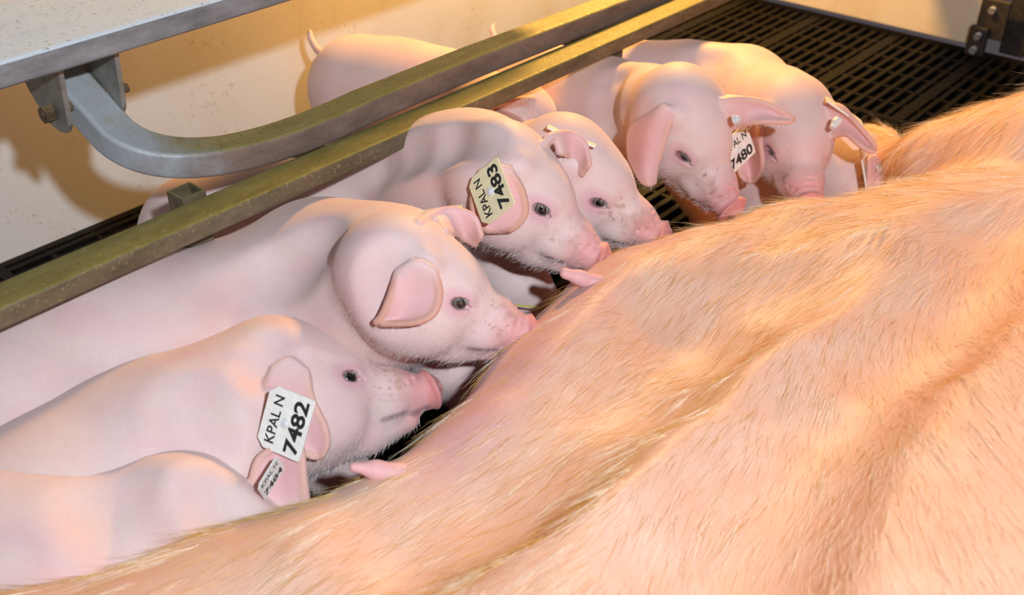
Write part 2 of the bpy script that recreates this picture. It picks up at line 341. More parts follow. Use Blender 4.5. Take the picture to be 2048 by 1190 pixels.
# ------------------------------------------------------------------ sculpting on a grid
def smin(a, b, k):
    if k <= 0: return np.minimum(a, b)
    h = np.maximum(k-np.abs(a-b), 0)/k
    return np.minimum(a, b)-h*h*k*0.25
class Field:
    def __init__(s, xs, ys, zs):
        s.ax = [np.asarray(a, np.float32) for a in (xs, ys, zs)]
        s.F = np.full([len(a) for a in s.ax], 1.0, np.float32)
    def win(s, lo, hi):
        sl = []
        for a, l, h in zip(s.ax, lo, hi):
            i0 = max(0, int(np.searchsorted(a, l))-1); i1 = min(len(a), int(np.searchsorted(a, h))+1)
            sl.append(slice(i0, max(i1, i0)))
        X, Y, Z = np.meshgrid(*[a[q] for a, q in zip(s.ax, sl)], indexing='ij', sparse=True)
        return tuple(sl), X, Y, Z
    def put(s, sl, d, k, op):
        cur = s.F[sl]
        s.F[sl] = smin(cur, d, k) if op == '+' else -smin(-cur, d, k)
    def capsule(s, a, b, ra, rb, k=0.02, op='+'):
        a = np.asarray(a, np.float32); b = np.asarray(b, np.float32); m = max(ra, rb)+k*1.5+0.012
        sl, X, Y, Z = s.win(np.minimum(a, b)-m, np.maximum(a, b)+m)
        ba = b-a; L = max(float(ba@ba), 1e-12)
        px, py, pz = X-a[0], Y-a[1], Z-a[2]
        t = np.clip((px*ba[0]+py*ba[1]+pz*ba[2])/L, 0, 1)
        d = np.sqrt((px-t*ba[0])**2+(py-t*ba[1])**2+(pz-t*ba[2])**2)-(ra+(rb-ra)*t)
        s.put(sl, d, k, op)
    def chain(s, pts, k=0.02, op='+'):
        for (a, ra), (b, rb) in zip(pts[:-1], pts[1:]): s.capsule(a, b, ra, rb, k, op)
    def ellipsoid(s, c, r, R=None, k=0.02, op='+'):
        c = np.asarray(c, float); r = np.asarray(r, float); R = np.eye(3) if R is None else R
        m = r.max()+k*1.5+0.01
        sl, X, Y, Z = s.win(c-m, c+m)
        px, py, pz = X-c[0], Y-c[1], Z-c[2]
        q = [px*R[0, i]+py*R[1, i]+pz*R[2, i] for i in range(3)]
        k0 = np.sqrt(sum((q[i]/r[i])**2 for i in range(3))); k1 = np.sqrt(sum((q[i]/r[i]**2)**2 for i in range(3)))
        s.put(sl, (k0*(k0-1)/np.maximum(k1, 1e-9)).astype(np.float32), k, op)
    def splat(s, pts, rad, k=0.002):
        for p, r in zip(pts, rad):
            m = r+0.006
            sl, X, Y, Z = s.win(p-m, p+m)
            d = np.sqrt((X-p[0])**2+(Y-p[1])**2+(Z-p[2])**2)-r
            cur = s.F[sl]; s.F[sl] = np.where(d < cur, d, cur) if k == 0 else smin(cur, d, k)
    def sample(s, p):
        p = np.atleast_2d(p); idx = []; fr = []
        for a, v in zip(s.ax, p.T):
            i = np.clip(np.searchsorted(a, v)-1, 0, len(a)-2); idx.append(i); fr.append(np.clip((v-a[i])/(a[i+1]-a[i]), 0, 1))
        out = 0
        for c in range(8):
            b = [(c >> j) & 1 for j in range(3)]
            wgt = 1
            for j in range(3): wgt = wgt*(fr[j] if b[j] else 1-fr[j])
            out = out+wgt*s.F[idx[0]+b[0], idx[1]+b[1], idx[2]+b[2]]
        return out
    def hit(s, px, py, d0, d1):
        ds = np.arange(d0, d1, 0.001); pts = CAM+ray(px, py)[None]*ds[:, None]
        ins = np.all([(pts[:, i] > s.ax[i][0]) & (pts[:, i] < s.ax[i][-1]) for i in range(3)], axis=0)
        f = np.where(ins, s.sample(pts), 1.0); w_ = np.where(f < 0)[0]
        return ds[w_[0]] if len(w_) else None
    def mesh(s):
        Fv = s.F; nx, ny, nz = Fv.shape; ins = Fv < 0
        c = [ins[i:nx-1+i, j:ny-1+j, k:nz-1+k] for i in (0, 1) for j in (0, 1) for k in (0, 1)]
        cnt = sum(q.astype(np.uint8) for q in c)
        I, J, K = np.where((cnt > 0) & (cnt < 8))
        vid = np.full((nx-1, ny-1, nz-1), -1, np.int32); vid[I, J, K] = np.arange(len(I))
        acc = np.zeros((len(I), 3)); num = np.zeros(len(I))
        A = s.ax
        offs = [(i, j, k) for i in (0, 1) for j in (0, 1) for k in (0, 1)]
        for a in offs:
            for ax in range(3):
                if a[ax]: continue
                b = list(a); b[ax] = 1
                fa = Fv[I+a[0], J+a[1], K+a[2]]; fb = Fv[I+b[0], J+b[1], K+b[2]]
                x = (fa < 0) != (fb < 0)
                t = np.where(x, fa/np.where(x, fa-fb, 1), 0)
                pa = np.stack([A[0][I+a[0]], A[1][J+a[1]], A[2][K+a[2]]], 1); pb = np.stack([A[0][I+b[0]], A[1][J+b[1]], A[2][K+b[2]]], 1)
                acc += np.where(x[:, None], pa+(pb-pa)*t[:, None], 0); num += x
        V = acc/num[:, None]
        quads = []
        for ax in range(3):
            o1, o2 = [(1, 2), (2, 0), (0, 1)][ax]
            sl = [slice(1, -1)]*3; sl[ax] = slice(0, -1)
            sh = [slice(1, -1)]*3; sh[ax] = slice(1, None)
            a = ins[tuple(sl)]; b = ins[tuple(sh)]
            i = np.array(np.where(a != b)); fl = a[tuple(i)]
            i[o1] += 1; i[o2] += 1
            def cell(d1, d2):
                q = i.copy(); q[o1] -= d1; q[o2] -= d2; return vid[q[0], q[1], q[2]]
            q = np.stack([cell(1, 1), cell(0, 1), cell(0, 0), cell(1, 0)], 1)
            q[~fl] = q[~fl][:, ::-1]
            quads.append(q)
        Q = np.concatenate(quads); Q = Q[(Q >= 0).all(1)]
        return V, Q
def relax(V, Q, it=2, lam=0.5):
    E = np.concatenate([Q[:, [0, 1]], Q[:, [1, 2]], Q[:, [2, 3]], Q[:, [3, 0]]]); n = len(V)
    deg = np.bincount(E[:, 0], minlength=n)+np.bincount(E[:, 1], minlength=n)
    for t in range(it*2):
        l = lam if t % 2 == 0 else -lam*1.04
        S = np.stack([np.bincount(E[:, 0], V[E[:, 1], i], n)+np.bincount(E[:, 1], V[E[:, 0], i], n) for i in range(3)], 1)/np.maximum(deg, 1)[:, None]
        V = V+l*(S-V)
    return V
def set_tone(me, col):
    a = me.color_attributes.new('tone', 'FLOAT_COLOR', 'POINT')
    a.data.foreach_set('color', np.concatenate([col, np.ones((len(col), 1))], 1).astype(np.float32).ravel())
def mixc(col, c, f): f = np.clip(f, 0, 1)[:, None]; return col*(1-f)+np.array(c)*f
def vnoise(p, s, seed=0):
    r = np.random.default_rng(seed); out = 0
    for i in range(5):
        kk = r.normal(size=(3, 3))*s*(0.6+0.5*i); ph = r.uniform(0, 6.28, 3)
        out = out+np.prod(np.sin(p@kk+ph), axis=1)
    return out/2.2
def strands(name, roots, dirs, norms, length, lift, radius, mat, parent, npts=4, curl=0.15, sag=0.0, local=None):
    n = len(roots); hc = bpy.data.hair_curves.new(name); hc.add_curves([npts]*n)
    L = length if np.ndim(length) else np.full(n, length)
    L = L*RNG.uniform(0.6, 1.15, n)
    d = dirs+norms*(lift*RNG.uniform(0.4, 1.5, n))[:, None]+RNG.normal(size=(n, 3))*curl
    d /= np.linalg.norm(d, axis=1)[:, None]
    pts = np.zeros((n, npts, 3)); t = np.linspace(0, 1, npts)
    bend = RNG.normal(size=(n, 3))*curl*0.6-norms*lift*0.45+np.array([0, 0, -sag])
    for j in range(npts): pts[:, j] = roots-norms*0.0006+d*(L*t[j])[:, None]+bend*(L*t[j]**2)[:, None]
    if local is not None:
        Mi = np.array(local.inverted()); pts = pts@Mi[:3, :3].T+Mi[:3, 3]
    hc.points.foreach_set('position', pts.astype(np.float32).ravel())
    ra = hc.attributes.get('radius') or hc.attributes.new('radius', 'FLOAT', 'POINT')
    rr = radius*np.repeat((1-0.85*t)[None], n, 0); ra.data.foreach_set('value', rr.astype(np.float32).ravel())
    hc.materials.append(mat)
    o = bpy.data.objects.new(name, hc); sc.collection.objects.link(o); o.parent = parent
    return o
def scatter(V, Q, n, weight=None):
    a, b, c, d = (V[Q[:, i]] for i in range(4))
    nr = np.cross(c-a, d-b); ar = np.linalg.norm(nr, axis=1)
    wgt = ar*(1 if weight is None else weight[Q].mean(1)); wgt = np.maximum(wgt, 0)
    cs = np.cumsum(wgt); f = np.searchsorted(cs, RNG.uniform(0, cs[-1], n)); f = np.minimum(f, len(Q)-1)
    u, v = RNG.uniform(0, 1, (2, n, 1))
    p = a[f]*(1-u)*(1-v)+b[f]*u*(1-v)+c[f]*u*v+d[f]*(1-u)*v
    return p, nr[f]/np.maximum(ar[f], 1e-12)[:, None], f

# ------------------------------------------------------------------ piglet heads
MARK = {'eyeR': (0.35, -3.0, 0.1), 'eyeL': (0.35, 3.0, 0.1), 'sT': (7.2, 0, 0.05), 'sB': (6.8, 0, -3.1), 'sR': (7.0, -1.8, -1.5), 'sL': (7.0, 1.8, -1.5),
        'mR': (2.8, -2.2, -3.3), 'chin': (5.0, 0, -4.2), 'eaR': (-2.6, -3.0, 2.0), 'eaL': (-2.6, 3.0, 2.0), 'jawR': (-1.0, -1.5, -5.0), 'crown': (-1.8, 0, 3.6)}
def fit_head(lm, d0, yaw, pitch, roll=0, s=1.1, dw=300, keep=18):
    cy, sy = math.cos(math.radians(yaw)), math.sin(math.radians(yaw)); cp, sp = math.cos(math.radians(pitch)), math.sin(math.radians(pitch))
    cr, sr = math.cos(math.radians(roll)), math.sin(math.radians(roll))
    R0 = np.array([[cy, -sy, 0], [sy, cy, 0], [0, 0, 1]])@np.array([[cp, 0, -sp], [0, 1, 0], [sp, 0, cp]])@np.array([[1, 0, 0], [0, cr, -sr], [0, sr, cr]])
    keys = list(lm); t0 = P(*lm[keys[0]][:2], d=d0)-R0@np.array(MARK[keys[0]])*s/100
    def res(x):
        Rm = rotv(x[:3])@R0; out = []
        for k in keys:
            wq = lm[k][2] if len(lm[k]) > 2 else 1
            q, d = proj(Rm@np.array(MARK[k])*s/100+t0+x[3:]); out += list((q-np.array(lm[k][:2]))*wq)
        q, d = proj(t0+x[3:]); out.append((d-d0)*dw)
        return np.array(out+list(x[:3]*keep))
    x = solve(res, 6)
    return rotv(x[:3])@R0, t0+x[3:]
def sculpt_head(f, R, pos, s):
    c = s/100
    W = lambda v: pos+R@(np.array(v, float)*c)
    E = lambda v, r, k, op='+', Rl=None: f.ellipsoid(W(v), np.array(r)*c, R if Rl is None else R@Rl, k*c, op)
    Cp = lambda a, b, ra, rb, k, op='+': f.capsule(W(a), W(b), ra*c, rb*c, k*c, op)
    E((-3.4, 0, 0.4), (4.2, 3.7, 3.6), 2.5)
    E((-0.8, 0, 0.75), (3.4, 2.9, 2.5), 1.2)
    for q in (-1, 1): E((-1.9, 1.7*q, -2.3), (3.7, 2.3, 2.8), 2.0)
    Cp((0.2, 0, -0.7), (3.8, 0, -1.25), 2.55, 1.95, 1.2); Cp((3.8, 0, -1.25), (6.5, 0, -1.5), 1.9, 1.38, 0.6)
    Cp((-2.5, 0, -3.3), (1.6, 0, -3.3), 2.3, 1.75, 1.0); Cp((1.6, 0, -3.3), (4.7, 0, -3.2), 1.75, 0.95, 0.8)
    a = math.radians(14); Rl = np.array([[math.cos(a), 0, -math.sin(a)], [0, 1, 0], [math.sin(a), 0, math.cos(a)]])
    E((6.9, 0, -1.42), (0.42, 1.80, 1.60), 0.22, '+', Rl)
    for q in (-1, 1):
        E((2.6, 1.35*q, -2.4), (1.9, 1.0, 1.0), 0.6)                 # upper lip pad
        E((0.1, 2.0*q, 0.85), (1.5, 0.8, 0.65), 0.7)                 # brow
        E((0.45, 2.05*q, 0.05), (1.25, 1.05, 0.95), 0.5)              # lids
        E((0.72, 2.98*q, 0.02), (0.82, 0.60, 0.42), 0.12, '-')       # lid opening
        E((1.35, 2.55*q, -0.22), (0.38, 0.34, 0.14), 0.12, '-')        # inner corner
        Cp((0.1, 3.02*q, -0.95), (1.5, 2.45*q, -0.85), 0.10, 0.08, 0.35, '-')  # fold under the eye
        Cp((2.3, 2.35*q, -3.45), (4.3, 1.85*q, -3.25), 0.20, 0.28, 0.22, '-')  # mouth line
        Cp((4.3, 1.85*q, -3.25), (6.3, 0.8*q, -3.1), 0.28, 0.26, 0.22, '-')
        E((7.2, 0.68*q, -1.5), (0.6, 0.34, 0.42), 0.12, '-', Rl)     # nostril
    for i, x in enumerate((4.9, 5.5, 6.05)):                          # creases behind the snout disc
        for q in (-1, 1): Cp((x, 0.15*q, 0.32-0.10*i), (x-0.15, 1.7*q, -1.0), 0.07, 0.07, 0.3, '-')
    for q in (-1, 1): Cp((-2.6, 3.0*q, 2.0), (-3.6, 3.3*q, 1.2), 0.95, 0.9, 0.9)  # ear root

# ------------------------------------------------------------------ ears
def catmull(P_, n):
    P_ = np.asarray(P_, float); m = len(P_); E_ = np.concatenate([2*P_[:1]-P_[1:2], P_, 2*P_[-1:]-P_[-2:-1]])
    out = []
    for u in np.linspace(0, m-1, n):
        i = min(int(u), m-2); t = u-i; a, b, c, d = E_[i:i+4]
        out.append(0.5*(2*b+(c-a)*t+(2*a-5*b+4*c-d)*t*t+(3*b-a-3*c+d)*t**3))
    return np.array(out)
def ear_sheet(field, rows, ref, cup=0.0, nu=60, nv=44):
    G = []
    for ri, row in enumerate(rows):
        off = row[0]; line = []
        for ci, (px, py) in enumerate(row[1:]):
            if isinstance(off, tuple): d = off[0]                      # a depth of its own
            else:
                h = field.hit(px, py, ref-0.14, ref+0.10)
                d = (h if h is not None else ref)-off
                d = max(min(d, ref+0.02), ref-0.07)
            line.append((px, py, d+(cup*(0.15 if ri == 0 and cup > 0 else 1) if ci == 1 else 0)))
        G.append(line)
    G = np.array(G)
    for it in range(1):                                                # ease depth steps between neighbours
        D = G[:, :, 2].copy(); D[1:-1] = 0.5*D[1:-1]+0.25*(D[:-2]+D[2:]); G[:, :, 2] = D
    g1 = np.stack([catmull(G[:, j], nu) for j in range(G.shape[1])], 1)
    g2 = np.stack([catmull(g1[i], nv) for i in range(nu)], 0)
    pts = np.array([[P(a[0], a[1], d=a[2]) for a in r] for r in g2])
    return pts

# ------------------------------------------------------------------ tags
def fit_tag(corners, size, d0, hold=400):
    """pose of a w x h plate from its four corners (text left-top, right-top, right-bottom, left-bottom)"""
    wd, ht = size; L = np.array([(-wd/2, ht/2, 0), (wd/2, ht/2, 0), (wd/2, -ht/2, 0), (-wd/2, -ht/2, 0)])
    cs = np.array(corners, float); cen = P(*cs.mean(0), d=d0)
    xa = unit(P(*cs[1:3].mean(0), d=d0)-P(*cs[[0, 3]].mean(0), d=d0)); n = unit(CAM-cen); n = unit(n-xa*(n@xa)); ya = np.cross(n, xa)
    R0 = np.stack([xa, ya, n], 1); best = None
    for tx in (-0.7, 0, 0.7):
        for ty in (-0.7, 0, 0.7):
            Ri = R0@rotv(np.array([tx, ty, 0]))
            def res(x):
                Rm = Ri@rotv(x[:3]); out = []
                for k in range(4): out += list(proj(cen+x[3:]+Rm@L[k])[0]-cs[k])
                out.append((proj(cen+x[3:])[1]-d0)*hold)
                return np.array(out+list(x[:3]*2))
            try: x = solve(res, 6)
            except Exception: continue
            e = float((res(x)**2).sum())
            if best is None or e < best[0]: best = (e, Ri@rotv(x[:3]), cen+x[3:])
    return best[1], best[2]
def text_mesh(body, width, x0, y0, height, bold):
    cu = bpy.data.curves.new('t', 'FONT'); cu.body = body; cu.size = 1; cu.offset = bold; cu.extrude = 0.0
    o = bpy.data.objects.new('t', cu); sc.collection.objects.link(o)
    dg = bpy.context.evaluated_depsgraph_get(); dg.update()
    me = bpy.data.meshes.new_from_object(o.evaluated_get(dg)); bpy.data.objects.remove(o)
    v = np.zeros(len(me.vertices)*3, np.float32); me.vertices.foreach_get('co', v); v = v.reshape(-1, 3)
    lo, hi = v.min(0), v.max(0)
    v[:, 0] = (v[:, 0]-lo[0])/(hi[0]-lo[0])*width+x0; v[:, 1] = (v[:, 1]-lo[1])/(hi[1]-lo[1])*height+y0; v[:, 2] = 0.0
    me.vertices.foreach_set('co', v.ravel()); me.update()
    return me
TW, TH = 0.048, 0.0372; o_mx = {}
def make_tag(parent, R, pos, number=None, mat=None, show=True):
    """cream plate with clipped top corners, stud through its middle, black lettering"""
    mat = mat or M_TAG
    Mx = Matrix([[*R[0], pos[0]], [*R[1], pos[1]], [*R[2], pos[2]], [0, 0, 0, 1]])
    bm = bmesh.new(); w2, h2, ch, rr, t = TW/2, TH/2, 0.0062, 0.0016, 0.0009
    out = [(-w2+rr, -h2), (w2-rr, -h2), (w2-rr*0.3, -h2+rr*0.3), (w2, -h2+rr), (w2, h2-ch), (w2-ch*0.95, h2), (-w2+ch*0.95, h2), (-w2, h2-ch), (-w2, -h2+rr), (-w2+rr*0.3, -h2+rr*0.3)]
    a = [bm.verts.new((x, y, t)) for x, y in out]; b = [bm.verts.new((x, y, -t)) for x, y in out]
    bm.faces.new(a); bm.faces.new(list(reversed(b)))
    for k in range(len(out)): bm.faces.new((a[k], a[(k+1) % len(out)], b[(k+1) % len(out)], b[k]))
    bmesh.ops.bevel(bm, geom=list(bm.edges), offset=0.0003, segments=1, affect='EDGES')
    o = bm_obj('ear_tag', bm, mat, parent); o.matrix_local = Mx
    o['label'] = 'cream ear tag'
    if number:
        for nm, body, wd, x0, y0, h, bo in (('lettering', 'KPAL N', 0.0365, -0.0185, 0.0050, 0.0078, 0.016), ('numerals', number, 0.041, -0.0205, -0.0155, 0.0118, 0.03)):
            l = link(nm, text_mesh(body, wd, x0, y0, h, bo), M_INK, o); l.location = (0, 0, t+0.00018)
    bm = bmesh.new(); add_cyl(bm, (0, -0.0008, t), (0, -0.0008, t+0.0012), 0.0038, 0.0034, 24); add_cyl(bm, (0, -0.0008, t+0.0012), (0, -0.0008, t+0.0019), 0.0022, 0.0014, 20)
    bm_obj('stud', bm, M_STUD if number else mat, o, False)
    o_mx[o.name] = Mx
    return o
def edge_tag(parent, p0, p1, d, tilt, stud=None, flip=1):
    """a tag seen on its thin edge from p0 to p1"""
    A, B = P(*p0, d=d), P(*p1, d=d); xa = unit(B-A); v = unit((A+B)/2-CAM); ya = unit(v-xa*(v@xa)); n = np.cross(xa, ya)
    R = np.stack([xa, ya, n], 1)@rotv(np.array([tilt, 0, 0]))
    pos = (A+B)/2+R[:, 1]*0.004
    o = make_tag(parent, R, pos, None, M_TAG)
    if stud is not None:
        px, py, dd, tx, ty = stud
        a = P(px, py, d=dd); b = P(tx, ty, d=dd-0.004)
        bm = bmesh.new(); add_cyl(bm, a, a+(b-a)*0.45, 0.0052, 0.0052, 24); add_cyl(bm, a+(b-a)*0.45, a+(b-a)*0.6, 0.0040, 0.0046, 24); add_cyl(bm, a+(b-a)*0.6, b, 0.0036, 0.0033, 24)
        bmesh.ops.transform(bm, matrix=o_mx[o.name].inverted(), verts=bm.verts)
        bm_obj('ear_stud', bm, M_STUD, o, False)
    return o

# ------------------------------------------------------------------ piglets
SK = (0.80, 0.61, 0.555)
def make_piglet(spec):
    s = spec.get('s', 1.1); c = s/100
    if 'lm' in spec: R, pos = fit_head(spec['lm'], *spec['pose'], s=s, keep=spec.get('keep', 18))
    else:
        fwd = unit(spec['fwd']); left = unit(np.cross(np.array(spec.get('up', (0, 0, 1.0))), fwd)); R = np.stack([fwd, left, np.cross(fwd, left)], 1); pos = np.array(spec['pos'])
    W = lambda v: pos+R@(np.array(v, float)*c)
    body = [(W((-4.2, 0, 0.2)), 3.55*c)]+[(P(a, b, z=z), r) for a, b, z, r in spec['body']]
    limbs = [[(P(q[0], q[1], z=q[2]), q[3]) for q in L] for L in spec.get('limbs', [])]
    ref = depth(pos)
    allp = [p for p, r in body]+[p for L in limbs for p, r in L]
    allr = [r for p, r in body]+[r for L in limbs for p, r in L]
    hl = np.array([W((x, y, z)) for x in (-9, 8.2) for y in (-6, 6) for z in (-6.5, 6.5)])
    earp = [P(a, b, d=(row[0][0] if isinstance(row[0], tuple) else ref-0.02)) for e in spec.get('ears', []) for row in e['rows'] for a, b in row[1:]]
    if earp: hl = np.concatenate([hl, np.array(earp)-0.008, np.array(earp)+0.008])
    lo_h, hi_h = hl.min(0), hl.max(0)
    lo = np.minimum(lo_h, np.min([p-r for p, r in zip(allp, allr)], 0))-0.012; hi = np.maximum(hi_h, np.max([p+r for p, r in zip(allp, allr)], 0))+0.012
    axes = []
    vf, vc = spec.get('res', (0.0017, 0.004))
    for i in range(3):
        g = [lo[i]]
        while g[-1] < hi[i]: g.append(g[-1]+(vf if lo_h[i]-0.002 <= g[-1] <= hi_h[i]+0.002 else vc))
        axes.append(g)
    f = Field(*axes)
    f.chain(body, 0.03)
    for a, b, z, r, k in spec.get('extra', []): f.ellipsoid(P(a, b, z=z), (r, r, r), None, k)
    for L in limbs: f.chain(L, 0.018)
    for a, b, z, r, a2, b2, z2, r2, k in spec.get('fold', []): f.capsule(P(a, b, z=z), P(a2, b2, z=z2), r, r2, k, '-')
    sculpt_head(f, R, pos, s)
    for line, r, dep in spec.get('dent', []):                          # soft hollows between muscles
        gz = []
        for px, py in line:
            h = f.hit(px, py, ref-0.2, ref+0.35)
            if h: gz.append((P(px, py, d=h)-unit(ray(px, py))*(r-dep), r))
        if len(gz) > 1: f.chain(gz, 0.02, '-')
    sheets = [ear_sheet(f, e['rows'], ref, e.get('cup', 0.004)) for e in spec.get('ears', [])]
    for g in sheets:
        nu, nv = g.shape[:2]; u = np.linspace(0, 1, nu)[:, None]; v = np.abs(np.linspace(-1, 1, nv))[None]
        rad = (0.0021-0.0005*u+0.0010*(1-u)**3)*np.ones((1, nv))+0.0004*(v > 0.9)
        f.splat(g.reshape(-1, 3), rad.ravel(), 0.0012)
    for g in spec.get('tail', []):
        pts = catmull(np.array([P(a, b, d=d) for a, b, d in g]), 14)
        for i in range(13): f.capsule(pts[i], pts[i+1], 0.0055-0.0002*i, 0.0053-0.0002*i, 0.002)
    V, Q = f.mesh(); V = relax(V, Q, 2)
    me = mesh_np('piglet', V, Q)
    # skin tone from where on the animal a point lies
    l = (V-pos)@R/c; x, y, z = l.T; ay = np.abs(y)
    inhead = (x > -8) & (ay < 6) & (np.abs(z) < 7)
    col = np.tile(np.array(SK), (len(V), 1))
    col = mixc(col, (0.80, 0.50, 0.49), 0.5*np.clip(vnoise(V, 22, spec['seed']), 0, 1))
    sn = np.where(inhead, np.clip((x-3.2)/2.2, 0, 1)*(ay < 3.2)*(z < 2.5), 0); col = mixc(col, (0.78, 0.36, 0.335), 0.8*sn)
    di = np.where(inhead & (ay < 2.4), np.clip((x-6.2)/0.3, 0, 1), 0); col = mixc(col, (0.74, 0.27, 0.24), 0.75*di)
    for q in (-1, 1):
        e = np.sqrt(((x-0.45)/1.5)**2+((y-2.9*q)/1.6)**2+((z-0.0)/1.05)**2); col = mixc(col, (0.70, 0.38, 0.42), np.where(inhead, np.clip(1.3-e, 0, 0.6), 0))
        e2 = np.sqrt(((x-0.5)/0.95)**2+((y-2.9*q)/0.9)**2+((z-0.02)/0.55)**2); col = mixc(col, (0.30, 0.10, 0.10), np.where(inhead, np.clip((1.05-e2)*3, 0, 0.75), 0))
        # mouth gap and nostril shade painted in, with dirt around the mouth
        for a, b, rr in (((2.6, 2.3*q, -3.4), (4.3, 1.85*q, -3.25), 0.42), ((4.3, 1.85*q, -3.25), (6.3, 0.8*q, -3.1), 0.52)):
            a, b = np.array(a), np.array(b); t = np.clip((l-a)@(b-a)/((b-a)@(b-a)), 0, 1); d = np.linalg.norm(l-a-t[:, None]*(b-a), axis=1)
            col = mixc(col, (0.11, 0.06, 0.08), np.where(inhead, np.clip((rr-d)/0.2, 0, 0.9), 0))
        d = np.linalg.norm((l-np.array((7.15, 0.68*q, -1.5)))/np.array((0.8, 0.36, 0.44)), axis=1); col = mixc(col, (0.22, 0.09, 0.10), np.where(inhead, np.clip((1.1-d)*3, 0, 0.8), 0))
    # brown specks on the bridge of the nose and cheek
    sp = np.clip((vnoise(l, 2.3, spec['seed']+5)-0.42)*3, 0, 1)*np.exp(-(((x-2.8)/1.7)**2+((ay-1.7)/1.4)**2+((z+0.6)/1.5)**2)); col = mixc(col, (0.33, 0.17, 0.07), np.where(inhead, 0.85*sp, 0))
    sm = np.clip((vnoise(l, 1.1, spec['seed']+11)-0.05)*1.6, 0, 1)*np.exp(-(((x-4.2)/1.9)**2+((ay-1.6)/1.0)**2+((z+0.5)/1.3)**2)); col = mixc(col, (0.42, 0.22, 0.13), np.where(inhead, 0.55*sm, 0))
    ch = np.exp(-(((x-2.0)/1.8)**2+((ay-2.3)/1.0)**2+((z+2.6)/0.8)**2)); col = mixc(col, (0.50, 0.40, 0.33), np.where(inhead, 0.35*ch, 0))
    # ears
    for g, e in zip(sheets, spec.get('ears', [])):
        fl = g.reshape(-1, 3); nu, nv = g.shape[:2]
        kd = KDTree(len(fl)); [kd.insert(p, i) for i, p in enumerate(fl)]; kd.balance()
        near = np.where(np.all((V > fl.min(0)-0.006) & (V < fl.max(0)+0.006), axis=1))[0]
        fe = np.zeros(len(V)); rim = np.zeros(len(V))
        for i in near:
            _, k, d = kd.find(V[i])
            if d < 0.0042:
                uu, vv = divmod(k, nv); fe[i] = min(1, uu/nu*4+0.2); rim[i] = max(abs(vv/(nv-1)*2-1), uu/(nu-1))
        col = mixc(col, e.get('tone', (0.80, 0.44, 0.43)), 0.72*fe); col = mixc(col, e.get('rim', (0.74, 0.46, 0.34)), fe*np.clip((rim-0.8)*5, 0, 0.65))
    feet = (V[:, 2] < 0.028); col[feet] = col[feet]*0.25+np.array((0.05, 0.035, 0.025))
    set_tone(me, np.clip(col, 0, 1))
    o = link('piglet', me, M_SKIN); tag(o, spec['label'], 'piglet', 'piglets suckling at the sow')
    # eyes
    for q, nm in ((-1, 'right'), (1, 'left')):
        if spec.get('noeyes'): break
        bm = bmesh.new(); bmesh.ops.create_uvsphere(bm, u_segments=40, v_segments=28, radius=0.0077*s)
        m2 = bpy.data.meshes.new('eye'); bm.to_mesh(m2); bm.free()
        for pl in m2.polygons: pl.use_smooth = True
        vv = np.zeros(len(m2.vertices)*3, np.float32); m2.vertices.foreach_get('co', vv); vv = vv.reshape(-1, 3); an = np.degrees(np.arccos(np.clip(vv[:, 2]/np.linalg.norm(vv, axis=1), -1, 1)))
        cc = np.tile(np.array((0.55, 0.48, 0.45)), (len(vv), 1)); cc[an < 52] = (0.10, 0.075, 0.06); cc[an < 44] = (0.16, 0.13, 0.11); cc[an < 26] = (0.004, 0.004, 0.005)
        set_tone(m2, cc)
        eo = link('eye', m2, M_EYE, o)
        look = R@unit((0.36, 1.0*q, 0.04)); em = Matrix.Translation(Vector(W((0.55, 2.27*q, 0.02)))) @ Vector(look).to_track_quat('Z', 'Y').to_matrix().to_4x4(); eo.matrix_local = em
        n = 15; tt = np.linspace(-1, 1, n); rt = np.array([W((0.66+0.72*t, (2.93-0.16*t-0.10*t*t)*q, 0.42-0.16*t*t)) for t in tt])
        dr = np.array([R@unit((0.25+0.5*t, 0.75*q, -0.62)) for t in tt])
        strands('eyelashes', rt, dr, np.tile(R@np.array((0, q, 0.2)), (n, 1)), 0.0065, 0.1, 0.00015, M_LASH, eo, 5, 0.12, 0.0, em)
    # short pale coat
    sk = [W((7, 0, -1.5)), W((0, 0, 0.5))]+[p for p, r in body]
    p, nn, fi = scatter(V, Q, spec.get('hair', 20000), np.where((di > 0.3) | (V[:, 2] < 0.04), 0.0, 1.0))
    sk = np.array(sk); seg = sk[1:]-sk[:-1]; mid = (sk[1:]+sk[:-1])/2
    dd = ((p[:, None]-mid[None])**2).sum(2); wgt = np.exp(-dd/0.0025)+1e-9; dr = (wgt[:, :, None]*(seg/np.linalg.norm(seg, axis=1)[:, None])[None]).sum(1)
    dr -= nn*(dr*nn).sum(1)[:, None]; dr += np.array([0, 0, -0.35]); dr /= np.maximum(np.linalg.norm(dr, axis=1), 1e-9)[:, None]
    strands('coat', p, dr, nn, 0.0075, 0.30, 0.00010, M_PHAIR, o, 3, 0.12)
